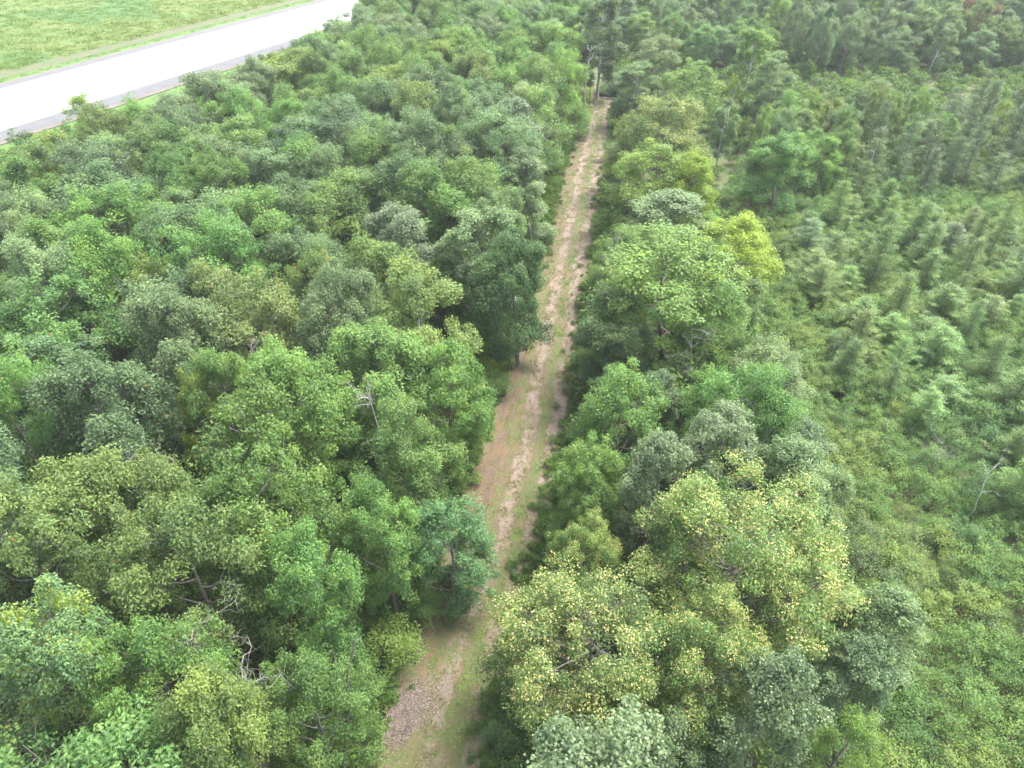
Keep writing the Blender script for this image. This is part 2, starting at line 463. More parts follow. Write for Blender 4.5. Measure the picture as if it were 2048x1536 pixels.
def track_material():
    """across: metres from the centre of the track (negative towards the highway); along: metres along it"""
    m, t = mat('track_surface'); g = N(t)
    P = g.n('ShaderNodeNewGeometry').outputs['Position']
    x, y, w = g.attr('across'), g.attr('along'), g.attr('halfw')
    wob = g.math('ADD', g.math('MULTIPLY', g.math('SUBTRACT', g.noise(P, .35, 3), .5), 1.3), g.math('MULTIPLY', g.math('SUBTRACT', g.noise(P, 2.2, 4), .5), 1.0))
    xw = g.math('ADD', x, wob)
    uv = g.n('ShaderNodeCombineXYZ', {0: x, 1: g.math('MULTIPLY', y, .12)}).outputs[0]
    streak = g.noise(uv, 3.2, 5, .65)
    fine = g.noise(P, 9, 8, .75); mid = g.noise(P, 1.6, 5, .6); big = g.noise(P, .28, 4, .55)
    dirt = g.mix(g.sm(fine, .3, .7), (0.064, 0.043, 0.029), (0.120, 0.085, 0.060))
    pale = g.mix(g.sm(fine, .35, .65), (0.132, 0.098, 0.076), (0.200, 0.156, 0.126))
    straw = g.mix(g.sm(fine, .3, .7), (0.090, 0.056, 0.027), (0.154, 0.104, 0.054))
    green = g.mix(g.sm(fine, .3, .7), (0.054, 0.074, 0.020), (0.098, 0.108, 0.036))
    c = g.mix(g.sm(g.math('ADD', streak, g.math('MULTIPLY', mid, .5)), .55, .85), straw, dirt)
    def band(c0, wd):    # 1 on a wheel rut
        d = g.math('ABSOLUTE', g.math('SUBTRACT', xw, c0))
        return g.math('SUBTRACT', 1.0, g.sm(d, wd * .4, wd))
    rut = g.math('MAXIMUM', band(-.55, .55), band(1.15, .65))
    rut = g.math('MULTIPLY', rut, g.sm(g.math('ADD', mid, g.math('MULTIPLY', big, .6)), .42, .74))
    c = g.mix(rut, c, pale)
    grass = g.math('MAXIMUM', g.math('MULTIPLY', band(.35, .45), .75), g.math('MULTIPLY', band(-1.35, .4), .45))
    grass = g.math('MULTIPLY', grass, g.sm(g.math('ADD', streak, big), .78, 1.02))
    c = g.mix(grass, c, green)
    patch = g.math('MULTIPLY', g.sm(g.math('ADD', mid, big), .98, 1.22), .8)
    c = g.mix(patch, c, green)
    near = g.math('MULTIPLY', g.math('SUBTRACT', 1.0, g.sm(y, 7.0, 17.0)), g.sm(g.math('ADD', mid, g.math('MULTIPLY', big, .5)), .5, .95))
    c = g.mix(g.math('MULTIPLY', near, .8), c, green)
    edge = g.math('SUBTRACT', g.math('ABSOLUTE', g.math('ADD', xw, g.attr('shift'))), w)
    verge = g.sm(g.math('ADD', edge, g.math('MULTIPLY', g.math('SUBTRACT', mid, .5), 1.6)), -.5, .6)
    c = g.mix(verge, c, g.mix(g.sm(mid, .35, .65), (0.050, 0.118, 0.018), (0.080, 0.120, 0.028)))
    far = g.sm(edge, 2.0, 3.2)
    c = g.mix(far, c, g.mix(g.sm(big, .4, .62), (0.055, 0.075, 0.022), (0.085, 0.07, 0.04)))
    bp = g.n('ShaderNodeBump', {'Strength': .8, 'Distance': .08, 'Height': g.math('ADD', fine, g.math('MULTIPLY', streak, .6))}).outputs[0]
    g.out(g.n('ShaderNodeBsdfPrincipled', {'Base Color': c, 'Roughness': .95, 'Normal': bp}).outputs[0]); return m
M['track_surface'] = track_material()

def slab_material():
    m, t = mat('concrete_slabs'); g = N(t)
    P = g.n('ShaderNodeNewGeometry').outputs['Position']; y = g.attr('along'); x = g.attr('across')
    f = g.math('FRACT', g.math('DIVIDE', y, 5.6)); d = g.math('ABSOLUTE', g.math('SUBTRACT', f, .5))
    joint = g.math('GREATER_THAN', d, .4945)
    lane = g.math('LESS_THAN', g.math('ABSOLUTE', g.math('SUBTRACT', g.math('FRACT', g.math('MULTIPLY', x, 4.0)), .5)), .004)
    slab = g.n('ShaderNodeTexWhiteNoise', {0: g.n('ShaderNodeCombineXYZ', {0: g.math('FLOOR', g.math('ADD', g.math('DIVIDE', y, 5.6), .5)), 1: g.math('FLOOR', g.math('MULTIPLY', x, 4.0))}).outputs[0]}, noise_dimensions='2D').outputs[0]
    c = g.mix(g.math('MULTIPLY', g.noise(P, .8, 6, .65), .5), (0.33, 0.325, 0.315), (0.27, 0.265, 0.255))
    c = g.mix(g.math('MULTIPLY', slab, .25), c, (0.27, 0.265, 0.26))
    c = g.mix(g.math('MULTIPLY', g.math('MAXIMUM', joint, lane), .8), c, (0.05, 0.05, 0.05))
    g.out(g.n('ShaderNodeBsdfPrincipled', {'Base Color': c, 'Roughness': .7}).outputs[0]); return m
M['concrete_slabs'] = slab_material()
def speckle(name, a, b, s=3., rough=.9):
    m, t = mat(name); g = N(t); P = g.n('ShaderNodeNewGeometry').outputs['Position']
    f = g.math('MULTIPLY_ADD', g.noise(P, s * 8, 4, .7), .5, g.math('MULTIPLY', g.noise(P, s * .2, 5, .6), .5))
    g.out(g.n('ShaderNodeBsdfPrincipled', {'Base Color': g.mix(g.sm(f, .35, .65), a, b), 'Roughness': rough}).outputs[0]); return m
M['asphalt_shoulder'] = speckle('asphalt_shoulder', (0.066, 0.065, 0.070), (0.090, 0.089, 0.096))
M['gravel_edge'] = speckle('gravel_edge', (0.075, 0.065, 0.05), (0.12, 0.105, 0.085), 2.)
def bank_material():
    m, t = mat('bank_grass'); g = N(t); P = g.n('ShaderNodeNewGeometry').outputs['Position']; x = g.attr('across')
    mp = g.n('ShaderNodeMapping', {0: P, 2: (0, 0, R_(-22)), 3: (.09, .35, 1)}).outputs[0]
    a = g.noise(mp, 1.0, 6, .65); b = g.noise(P, .05, 4, .55); f = g.noise(P, 3, 6, .75)
    c = g.mix(g.sm(a, .38, .62), (0.062, 0.115, 0.013), (0.100, 0.126, 0.020))
    c = g.mix(g.sm(b, .5, .62), c, (0.045, 0.106, 0.016))
    c = g.mix(g.math('MULTIPLY', g.sm(f, .4, .7), .5), c, (0.050, 0.096, 0.013))
    mown = g.math('SUBTRACT', 1.0, g.sm(g.math('ADD', x, g.math('MULTIPLY', a, 3.0)), 3.0, 7.0))
    c = g.mix(g.math('MULTIPLY', mown, .8), c, (0.066, 0.140, 0.017))
    bp = g.n('ShaderNodeBump', {'Strength': .8, 'Distance': .4, 'Height': g.math('ADD', a, f)}).outputs[0]
    g.out(g.n('ShaderNodeBsdfPrincipled', {'Base Color': c, 'Roughness': .9, 'Normal': bp}).outputs[0]); return m
M['bank_grass'] = bank_material()

# ground: one sheet to the horizon
gx = np.linspace(-1, 1, 41); gx = np.sign(gx) * np.abs(gx) ** 2.2 * 2500
rows = np.stack(np.meshgrid(gx, gx + 120, indexing='xy'), -1)
rows = np.concatenate([rows, np.zeros(rows.shape[:2] + (1,))], -1)
tag(sheet('ground', rows, 'forest_floor'), kind='structure')

# dirt track: centre line read along the gap between the woods
trk_px = [(838, 1720), (880, 1536), (925, 1330), (985, 1180), (1030, 1050), (1058, 950), (1085, 800), (1112, 640), (1143, 480), (1163, 380), (1180, 300), (1193, 245), (1200, 200), (1205, 165)]
trk = np.array([px(x, y)[0] for x, y in trk_px])
sh_px = np.array([.3, .45, .6, .8, .9, .9, .5, .15, 0, 0, 0, 0, 0, 0])       # the worn strip is wider on its highway side in the near half
hw_px = np.array([2.1, 2.2, 2.3, 2.3, 2.4, 2.5, 2.4, 2.25, 2.3, 2.3, 2.3, 2.2, 1.9, 1.4])
def resample(p, step):
    d = np.r_[0, np.cumsum(np.linalg.norm(np.diff(p[:, :2], axis=0), axis=1))]
    s = np.arange(0, d[-1], step)
    return np.stack([np.interp(s, d, p[:, i]) for i in range(3)], 1), s, d
TRK, TRK_S, trk_d = resample(trk, .7)
ker = np.ones(9) / 9
for i in (0, 1): TRK[:, i] = np.convolve(np.pad(TRK[:, i], 4, mode='edge'), ker, 'valid')
TRK_W = np.interp(TRK_S, trk_d, hw_px); TRK_SH = np.interp(TRK_S, trk_d, sh_px)
tan = np.gradient(TRK[:, :2], axis=0); tan /= np.linalg.norm(tan, axis=1)[:, None]
nor = np.stack([tan[:, 1], -tan[:, 0]], 1)          # towards the marsh (+x)
ac = np.linspace(-5.6, 5.6, 33)
rows = TRK[:, None, :] + np.concatenate([nor, np.zeros((len(nor), 1))], 1)[:, None, :] * ac[None, :, None]
rngT = np.random.default_rng(5)
rut = -.07 * np.exp(-((ac + .55) / .35) ** 2) - .07 * np.exp(-((ac - 1.15) / .4) ** 2)
fade = np.clip((5.6 - np.abs(ac)) / 1.5, 0, 1)
rows[:, :, 2] = .09 * fade[None] + rut[None] + .02 * rngT.normal(size=(len(TRK), 33)) * fade[None] + .012
AC = np.repeat(ac[None], len(TRK), 0)
tag(sheet('dirt_track', rows, 'track_surface', {'across': AC, 'along': np.repeat(TRK_S[:, None], 33, 1), 'halfw': np.repeat(TRK_W[:, None], 33, 1), 'shift': np.repeat(TRK_SH[:, None], 33, 1)}), kind='structure')
def track_pos(X, Y):
    """(signed metres from the track's centre line, half width, metres along)"""
    d = (TRK[:, 0] - X) ** 2 + (TRK[:, 1] - Y) ** 2; i = int(np.argmin(d))
    a = (X - TRK[i, 0]) * nor[i, 0] + (Y - TRK[i, 1]) * nor[i, 1]
    return a, TRK_W[i] + (TRK_SH[i] if a < 0 else -TRK_SH[i] * .6), TRK_S[i], math.sqrt(d[i])

# highway: concrete slabs between two asphalt shoulders, gravel and mown edges
def edge_line(a, b):
    p, q = px(*a)[0], px(*b)[0]; return p, q
A0, A1 = edge_line((0, 181), (478, 50)); B0, B1 = edge_line((0, 263), (478, 115))
hd = (A1 - A0) + (B1 - B0); hd[2] = 0; hd /= np.linalg.norm(hd); hn = np.array((-hd[1], hd[0], 0))   # hn: away from the camera
mid0 = (A0 + B0) / 2
offA = ((A0 + A1) / 2 - mid0) @ hn; offB = ((B0 + B1) / 2 - mid0) @ hn
O0, _ = edge_line((0, 164), (1, 164)); offS = offA + 2.3; offN = offB - 3.6
def strip(name, o0, o1, material, z, s0=-90, s1=260, cols=5, rise=None):
    s = np.arange(s0, s1, 2.8); o = np.linspace(o0, o1, cols)
    rows = mid0[None, None] + hd * s[:, None, None] + hn * o[None, :, None]
    rows[:, :, 2] = z if rise is None else rise(o - o0)[None] + z
    fr = np.linspace(0, 1, cols) if rise is None else o - o0
    return tag(sheet(name, rows, material, {'across': np.repeat(fr[None], len(s), 0), 'along': np.repeat(s[:, None], cols, 1)}), kind='structure')
strip('highway', offB, offA, 'concrete_slabs', .12)
strip('shoulder', offB - .0, offN, 'asphalt_shoulder', .116)
strip('shoulder', offA, offS, 'asphalt_shoulder', .116)
strip('road_verge', offN, offN - 1.3, 'gravel_edge', .10)
strip('road_verge', offS, offS + .9, 'gravel_edge', .10)
rise = lambda d: np.clip(d - 9, 0, 60) * .10 - np.clip(3 - np.abs(d - 5), 0, 3) * .12
strip('grass_bank', offS + .9, offS + 90, 'bank_grass', .08, cols=60, rise=rise)
strip('road_verge', offN - 1.3, offN - 9, 'bank_grass', .02, cols=8, rise=lambda d: -0.0 * d)
def hw_off(X, Y): return ((np.array((X, Y, 0)) - mid0) @ hn, (np.array((X, Y, 0)) - mid0) @ hd)

#@@TREES
# ================================================================== trees
HUE = {  # leaf colour (linear) and the word for it
    'g': ((0.113, 0.201, 0.059), 'mid-green'), 'b': ((0.120, 0.188, 0.084), 'grey-green'), 'y': ((0.158, 0.240, 0.058), 'yellow-green'),
    'o': ((0.144, 0.208, 0.068), 'olive-green'), 'd': ((0.094, 0.160, 0.062), 'dark green'), 's': ((0.149, 0.208, 0.103), 'silvery green'),
    'l': ((0.137, 0.235, 0.066), 'light green'), 'Y': ((0.200, 0.285, 0.049), 'bright yellow'), 'w': ((0.151, 0.226, 0.099), 'pale green'),
    't': ((0.092, 0.172, 0.074), 'blue-green'), 'R': ((0.202, 0.145, 0.086), 'rusty red'), 'm': ((0.116, 0.205, 0.056), 'rich green'), 'a': ((0.111, 0.186, 0.048), 'pale-yellow-flecked')}
PROTO = {
    'oak': [make_tree(11 + i, R=2.5 + .3 * (i % 3), base=.15 + .06 * (i % 2), lobes=12 + 2 * (i % 4), bare=2 + i % 3, profile=('round', 'round', 'column')[i % 3], lobe_r=((.30, .46), (.26, .38), (.34, .5))[i % 3]) for i in range(10)],
    'maple': [make_tree(31 + i, R=2.6, base=.1, lobes=16, clumps=20, cr=.42, leaves=125, leaf=.13, width=.6, lmat='maple_leaf', bare=1, bark='brown_bark') for i in range(3)],
    'aspen': [make_tree(51 + i, H=11, R=1.8, base=.14, lobes=16, clumps=16, cr=.42, leaves=105, leaf=.13, width=.75, bark='pale_bark', lmat='maple_leaf', profile='column', bare=3, trunk_r=.010) for i in range(4)],
    'poplar': [make_tree(61 + i, H=11, R=2.3, base=.12, lobes=16, clumps=20, cr=.40, leaves=115, leaf=.13, width=.7, lmat='poplar_leaf', profile='round', bare=2) for i in range(2)],
    'ash': [make_tree(71 + i, H=12, R=4.3, base=.14, lobes=42, clumps=22, cr=.46, leaves=125, leaf=.125, width=.5, lmat='ash_leaf', bare=6, lobe_r=(.21, .32)) for i in range(2)],
    'young': [make_tree(81 + i, H=7, R=1.9, base=.12, lobes=12, clumps=14, cr=.36, leaves=110, leaf=.115, width=.5, lmat='maple_leaf', profile='column', bare=2) for i in range(2)],
    'yoak': [make_tree(12, R=2.8, base=.18, lobes=13, lmat='yellowing_leaf', bare=4), make_tree(15, R=2.8, base=.2, lobes=12, lmat='orange_leaf', bare=3)],
    'verge': [make_tree(85, H=7, R=1.95, base=.04, lobes=18, clumps=16, cr=.36, leaves=120, leaf=.11, width=.5, lmat='maple_leaf', profile='round', bare=3)],
    'larch': [make_larch(91 + i, R=1.5 + .2 * i, n=60 - 7 * i) for i in range(4)],
}
NOM = {'verge': (7, 1.95), 'yoak': (10, 2.8), 'oak': (10, 2.8), 'maple': (10, 2.7), 'aspen': (11, 1.9), 'poplar': (11, 2.4), 'ash': (12, 4.4), 'young': (7, 1.95), 'larch': (7, 1.5)}
KIND = {'verge': ('young_tree', 'young tree'), 'yoak': ('oak_tree', 'oak tree'), 'oak': ('oak_tree', 'oak tree'), 'maple': ('maple_tree', 'maple tree'), 'aspen': ('aspen_tree', 'aspen tree'), 'poplar': ('poplar_tree', 'poplar tree'),
        'ash': ('ash_tree', 'ash tree'), 'young': ('young_tree', 'young tree'), 'larch': ('larch_tree', 'larch tree')}
rs = random.Random(7)
TREES = []
def place(kind, X, Y, h, rad, hue, label=None, group=None, z=0., rz=None, pick=None, lean=0.):
    pr = PROTO[kind]; i = rs.randrange(len(pr)) if pick is None else pick
    tm, cm = pr[i]
    t = empty(KIND[kind][0], (X, Y, z), rs.uniform(0, 6.28) if rz is None else rz)
    s = rad / NOM[kind][1]
    t.scale = (s, s, h / NOM[kind][0])
    if lean: t.rotation_euler[0] = lean
    c = HUE[hue][0]; j = [rs.uniform(.90, 1.12) for _ in range(3)]; v = rs.uniform(.9, 1.14)
    v *= .88 if kind == 'larch' else 1.0
    col = tuple(min(.6, c[k] * v * (1 + (j[k] - 1) * .6)) for k in range(3))
    obj('trunk', tm, t); obj('crown', cm, t, col)
    tag(t, label, KIND[kind][1], group)
    x, y, zc = proj(X, Y, z + h * .72)
    d = dict(o=t, kind=kind, X=X, Y=Y, h=h, r=rad, hue=hue, label=label, x=x, y=y, zc=zc)
    TREES.append(d)
    return d
def hand(kind, x, y, h, rpx, hue, label, pick=None, rz=None):
    (P, zc) = px(x, y, h * .72)
    return place(kind, P[0], P[1], h, rpx * zc / FPX, hue, label, None, 0., rz, pick)

#   kind  crown centre in the photo, height (m), crown radius in photo pixels, hue, label
L_OAKS = [
 ('maple', 400, 225, 11, 105, 'w', 'pale green tree with a dark forked trunk, beside the highway'),
 ('maple', 108, 325, 9, 85, 'y', 'yellow-green tree beside the highway shoulder near the edge of the photo'),
 ('young', 182, 240, 9, 42, 'y', 'thin yellow-green treetop showing against the near highway shoulder'),
 ('oak', 590, 165, 10, 100, 'y', 'broad bright yellow-green tree close to the highway'),
 ('oak', 690, 75, 10, 62, 'b', 'tall grey-green treetop reaching over the far part of the highway'),
 ('oak', 755, 190, 10, 70, 'y', 'yellow-green tree behind the broad yellow-green roadside tree'),
 ('oak', 225, 420, 10, 110, 'b', 'wide dull grey-green oak one row in from the highway'),
 ('poplar', 775, 500, 10, 78, 's', 'tree with a silvery white top in the middle of the wood'),
 ('poplar', 945, 515, 10, 82, 'b', 'smooth bluish-green tree next to the silvery-topped tree'),
 ('poplar', 1010, 270, 10, 66, 's', 'silvery green tree leaning over the far part of the dirt track'),
 ('poplar', 1065, 365, 9, 55, 's', 'small silvery tree whose branch tip reaches over the dirt track'),
 ('maple', 1135, 165, 9, 58, 'y', 'bright leaf-green tree at the far end of the dirt track'),
 ('oak', 95, 600, 11, 85, 'w', 'tall pale green column of an oak at the photo edge'),
 ('maple', 305, 590, 9, 75, 'y', 'bright yellow-green tree surrounded by pale oaks'),
 ('oak', 230, 560, 11, 78, 'l', 'light green oak between the bright yellow-green tree and the pale column oak'),
 ('oak', 345, 690, 11, 100, 'w', 'broad pale green oak in front of the bright yellow-green tree'),
 ('oak', 520, 625, 10, 105, 'o', 'wide olive oak with sparse top behind bare grey twigs'),
 ('oak', 190, 840, 11, 118, 'b', 'large domed grey-green oak with a smooth rounded crown'),
 ('oak', 625, 815, 11, 100, 'l', 'light green oak with a pointed pale top in the middle of the wood'),
 ('oak', 450, 800, 10, 70, 'g', 'mid-green oak beside the pointed light green oak'),
 ('oak', 850, 620, 11, 100, 'o', 'olive-tinted oak, second from the track, behind the rich green tree'),
 ('oak', 1035, 560, 10, 78, 'd', 'dark green oak overhanging the middle of the dirt track'),
 ('maple', 895, 770, 9, 88, 'm', 'rich green bushy tree standing above the grassy verge of the track'),
 ('maple', 810, 900, 10, 92, 'm', 'bright rich green tree between the broken dead trunk and the track'),
 ('oak', 585, 1045, 11, 120, 'm', 'large fresh green oak in the lower wood beside the olive oaks'),
 ('oak', 265, 1010, 11, 118, 'o', 'olive oak with rusty leaf tips behind the forked grey branches'),
 ('oak', 375, 1150, 11, 125, 'o', 'spreading olive oak with brownish specks above the bare grey branches'),
 ('oak', 85, 1120, 11, 115, 'o', 'olive oak with narrow drooping leaves at the photo edge'),
 ('yoak', 130, 1300, 11, 115, 'w', 'pale oak with bright yellow leaf clumps in the lower corner of the wood', 0),
 ('oak', 320, 1380, 10, 105, 'l', 'light green oak beside the bare grey branch tangle'),
 ('oak', 460, 1460, 11, 100, 'o', 'olive-tinged oak below the bare grey branch tangle'),
 ('oak', 618, 1420, 8, 92, 'g', 'mid-green oak in front of the leaning dead trunk'),
 ('oak', 625, 1185, 10, 88, 'g', 'mid-green oak behind the leaning dead trunk'),
 ('oak', 765, 1060, 9, 75, 'l', 'light green oak beside the small verge tree'),
 ('yoak', 400, 845, 9, 42, 'y', 'thin oak with yellow tuft on top of a bare grey trunk', 0),
 ('yoak', 640, 585, 9, 62, 'g', 'green oak carrying a small patch of orange-yellow leaves', 1),
 ('verge', 908, 1088, 6.5, 84, 't', 'small feathery blue-green tree standing alone on the track verge'),
 ('oak', 700, 640, 11, 85, 'b', 'grey-green oak in front of the silvery-topped tree'),
 ('oak', 1000, 450, 10, 60, 'b', 'grey-green oak between the silvery trees and the track'),
 ('oak', 900, 140, 10, 60, 'y', 'yellow-green oak far back beside the dense far wood'),
 ('oak', 480, 300, 10, 80, 'g', 'rounded mid-green oak just in front of the dark-forked pale tree'),
 ('oak', 600, 300, 10, 72, 'b', 'grey-green oak in front of the broad yellow-green roadside tree'),
 ('oak', 30, 830, 11, 80, 'l', 'light green oak at the photo edge beside the large domed oak'),
 ('oak', 40, 400, 10, 70, 'g', 'olive-brown tinged oak at the photo edge below the highway'),
]
R_TREES = [
 ('ash', 1325, 262, 10, 98, 'a', 'rounded ash with pale yellow-green tips at the far bend of the track'),
 ('maple', 1315, 350, 9, 85, 'y', 'feathery yellow-green tree in front of the far rounded ash'),
 ('maple', 1388, 372, 9.5, 62, 'Y', 'golden yellow tree on the marsh edge beside the feathery tree'),
 ('poplar', 1315, 440, 8, 92, 'w', 'pale blue-green tree with bare white twigs on its track side'),
 ('maple', 1472, 495, 8.5, 84, 'Y', 'bright yellow-lime bush-like tree at the edge of the shrub marsh'),
 ('maple', 1345, 560, 11, 150, 'l', 'biggest rounded light green tree on the marsh side of the track'),
 ('oak', 1245, 650, 8, 82, 'd', 'dark blue-green oak standing right beside the track'),
 ('maple', 1440, 650, 9, 72, 'g', 'green tree at the marsh edge behind the white dead tree'),
 ('maple', 1245, 830, 9, 92, 'l', 'tree with pale green tips in front of the dark hollow'),
 ('oak', 1465, 800, 9, 95, 'g', 'rounded green tree with yellow top shoots near the dark hollow'),
 ('poplar', 1300, 945, 9, 80, 's', 'silvery poplar behind the yellow-flecked ashes'),
 ('poplar', 1430, 890, 9, 82, 's', 'second silvery poplar, next to the marsh'),
 ('maple', 1190, 960, 7, 70, 'm', 'low rich green tree shading the edge of the track'),
 ('poplar', 1585, 945, 8, 82, 'w', 'soft pale blue-green tree at the edge of the shrub marsh'),
 ('ash', 1490, 1125, 9.5, 200, 'a', 'biggest tree, a huge ash covered in pale yellow seed clusters'),
 ('ash', 1185, 1290, 8.5, 195, 'a', 'wide-limbed yellow-flecked ash hanging over the track'),
 ('ash', 1400, 1340, 8.5, 145, 'a', 'yellow-flecked ash between the huge ash and the silvery foreground tree'),
 ('ash', 1165, 1125, 7, 80, 'a', 'small yellow-flecked ash reaching into the track'),
 ('poplar', 1220, 1530, 10, 150, 'b', 'silver-blue tree at the very bottom of the photo'),
 ('poplar', 1530, 1450, 9, 108, 'b', 'dull grey-green tree with visible pale limbs near the bottom'),
 ('young', 1690, 1490, 6, 62, 'l', 'small tree with long narrow light green leaves at the bottom'),
 ('poplar', 1735, 1250, 7, 88, 'w', 'bluish willowy tree behind the huge ash at the marsh edge'),
 ('poplar', 1715, 1360, 6, 78, 'b', 'grey-green willowy tree below the huge ash at the marsh edge'),
 ('poplar', 1620, 1050, 8, 75, 'w', 'pale blue-green tree peeping out behind the huge ash'),
 ('maple', 1180, 1010, 6, 55, 'g', 'low green tree on the track edge beside the silvery poplar'),
 ('poplar', 1330, 1480, 7, 80, 'd', 'dark green tree in the shade under the ashes'),
 ('oak', 1560, 325, 8, 62, 'm', 'rich green tree standing on its own at the head of the shrub marsh'),
 ('maple', 1310, 120, 10, 55, 'w', 'pale green tree beside the far end of the track, first of two'),
 ('maple', 1385, 170, 9, 58, 'l', 'light green tree beside the far end of the track, nearer the marsh'),
 ('aspen', 1262, 165, 8, 42, 'w', 'slim pale aspen at the very end of the track'),
 ('aspen', 1205, 60, 13, 42, 'd', 'tall aspen with a bright white forked trunk beyond the track end'),
 ('aspen', 1160, 55, 12, 36, 'd', 'aspen with twin whitish trunks beyond the track end'),
 ('aspen', 1500, 120, 11, 42, 'l', 'leaning pale-stemmed aspen, tallest at the head of the marsh'),
 ('aspen', 1545, 160, 10, 40, 'b', 'grey-green aspen with slanting white stem at the head of the marsh'),
]
for a in L_OAKS + R_TREES: hand(*a)
hand('maple', 1970, 15, 11, 34, 'R', 'tree with rusty red dying top at the far corner of the wood')

SNAGS = []
def snag(x, y, zt, H, seed, label, lean=.1, az=0., nb=9, spread=1.6, r=.12, name='dead_tree', cat='dead tree', mat_='dead_wood', z0=0., tilt=None, keep=1.9):
    """its top (height zt) is seen at photo pixel (x, y); az: the way it leans, 0 = towards the marsh"""
    (P, zc) = px(x, y, zt)
    tm, limbs = make_snag(seed, H, lean, nb, spread, r * .68, mat_)
    bx, by = P[0] - lean * H * math.cos(az), P[1] - lean * H * math.sin(az)
    t = empty(name, (bx, by, z0), az)
    obj('trunk', tm, t)
    for b in limbs: obj('branch', b, t)
    tag(t, label, cat)
    SNAGS.append((bx, by, keep)); LAND.append((P[0], P[1], None, x, y))
    return t
LAND = []
snag(728, 775, 9.6, 9.6, 501, 'broken grey dead trunk with a crooked forked top above the green crowns', .08, 2.5, 7, 1.1, .13)
snag(712, 1262, 8.4, 8.2, 502, 'leaning dead trunk, brown below and grey above, at the wood edge', .34, .9, 0, .8, .14, mat_='grey_bark')
snag(1385, 640, 8.4, 8.4, 503, 'white dead tree with a fan of fine twigs between green crowns', .05, 2.0, 15, 1.5, .065, keep=2.6)
snag(480, 1345, 7.4, 7.2, 504, 'tangle of bare grey branches in a dark canopy gap', .1, .6, 13, 1.8, .10, keep=2.5)
snag(375, 1222, 9.3, 9.2, 505, 'bare arching grey branches rising out of the spreading olive oak', .12, .4, 12, 1.9, .10)
snag(222, 895, 8.4, 8.2, 506, 'forked grey branches in front of the large domed oak', .06, 1.4, 12, 1.5, .10, keep=2.2)
snag(335, 930, 7.2, 7.0, 507, 'thicket of thin brownish dead twigs beside the bare-trunked oak', .05, 2.4, 14, 1.3, .07)
snag(95, 975, 8.6, 8.6, 508, 'crooked pale dead limb shaped like a Y near the photo edge', .16, 2.7, 6, 1.4, .10, keep=2.2)
snag(45, 1490, 8.0, 8.0, 509, 'grey dead branches in the bottom corner of the wood', .1, .3, 12, 1.7, .09, keep=2.2)
snag(505, 700, 8.8, 8.6, 510, 'long bare twigs lying sideways in front of the wide olive oak', .1, .8, 12, 1.7, .08)
snag(1225, 465, 7.6, 7.6, 511, 'bare whitish twigs on the track side of the pale blue-green tree', .05, 2.8, 10, 1.2, .07)
snag(1550, 822, 7.2, 7.2, 512, 'white bare twigs sticking out towards the marsh above the rounded tree', .12, .5, 6, 1.0, .07)
snag(1757, 280, 6.5, 6.5, 513, 'leaning white dead stem in front of the dark larch stand', .10, .3, 2, .5, .09, mat_='pale_bark')
snag(2004, 918, 4.2, 4.4, 514, 'thin white birch stem leaning over the marsh near the photo edge', .22, .7, 3, .8, .055, mat_='pale_bark')
snag(1893, 868, 3.6, 3.6, 515, 'small pale dead sapling with fanned branches among the marsh shrubs', .05, 1.0, 9, 1.0, .05)
snag(1778, 836, 2.2, 2.3, 516, 'short white broken birch stub standing in the marsh', .22, 2.6, 1, .4, .075, mat_='pale_bark')
snag(1478, 165, 8.2, 8.4, 517, 'slanting white dead trunk at the head of the marsh', .22, 1.0, 3, .9, .10, mat_='pale_bark')
snag(1527, 205, 6.0, 6.2, 518, 'lower of the slanting white dead trunks at the head of the marsh', .24, .8, 4, .9, .09, mat_='pale_bark')
snag(1625, 190, 5.4, 5.6, 519, 'thin grey dead stem against the dark hollow at the marsh head', .2, .7, 3, .6, .07)
snag(1185, 90, 11, 11, 520, 'bare white birch trunk beyond the end of the track', .07, .6, 6, 1.1, .13, mat_='pale_bark')
snag(1568, 345, 4.6, 4.8, 521, 'grey twiggy dead shrub in front of the lone rich green tree', .1, .4, 9, 1.0, .06)
snag(1285, 1015, 7.5, 7.5, 522, 'single crooked grey limb showing above the shaded hollow', .14, .9, 3, .9, .07)
snag(655, 610, 9.4, 9.4, 523, 'short grey dead spire beside the oak with orange-yellow leaves', .05, 1.9, 7, .9, .08)
snag(1545, 1395, 7.6, 7.6, 524, 'pale curling dead limbs in the dull grey-green tree', .06, 1.2, 12, 1.5, .06, keep=0)


# --- the rest of each wood, filled between the trees above
LEFT_POLY = [(-260, 440), (0, 350), (150, 290), (330, 235), (480, 195), (580, 140), (650, 110), (705, 65), (740, 10), (755, -60), (1150, -60), (1140, 120), (1095, 230), (1030, 330),
             (1000, 420), (985, 560), (950, 640), (860, 730), (775, 800), (715, 960), (625, 1090), (550, 1240), (505, 1400), (480, 1536), (460, 1800), (-260, 1800)]
FAR_POLY = [(1150, -60), (2250, -60), (2250, 285), (2000, 250), (1880, 235), (1760, 220), (1600, 190), (1480, 215), (1440, 160), (1290, 60), (1180, 20)]
HEAD_POLY = [(1440, 190), (1600, 200), (1740, 215), (2050, 260), (2060, 330), (1900, 290), (1720, 350), (1600, 350), (1480, 330), (1430, 260)]
LARCH_POLY = [(1760, 190), (2200, 190), (2200, 470), (2048, 430), (1900, 400), (1740, 340)]
LARCH2_POLY = [(1560, 420), (1740, 360), (2200, 470), (2200, 980), (1900, 960), (1850, 800), (1700, 720), (1650, 560)]
rngp = np.random.default_rng(99)
taken = [(d['X'], d['Y'], min(d['r'] * 1.75, 5.6)) for d in TREES] + [q for q in SNAGS if q[2]]
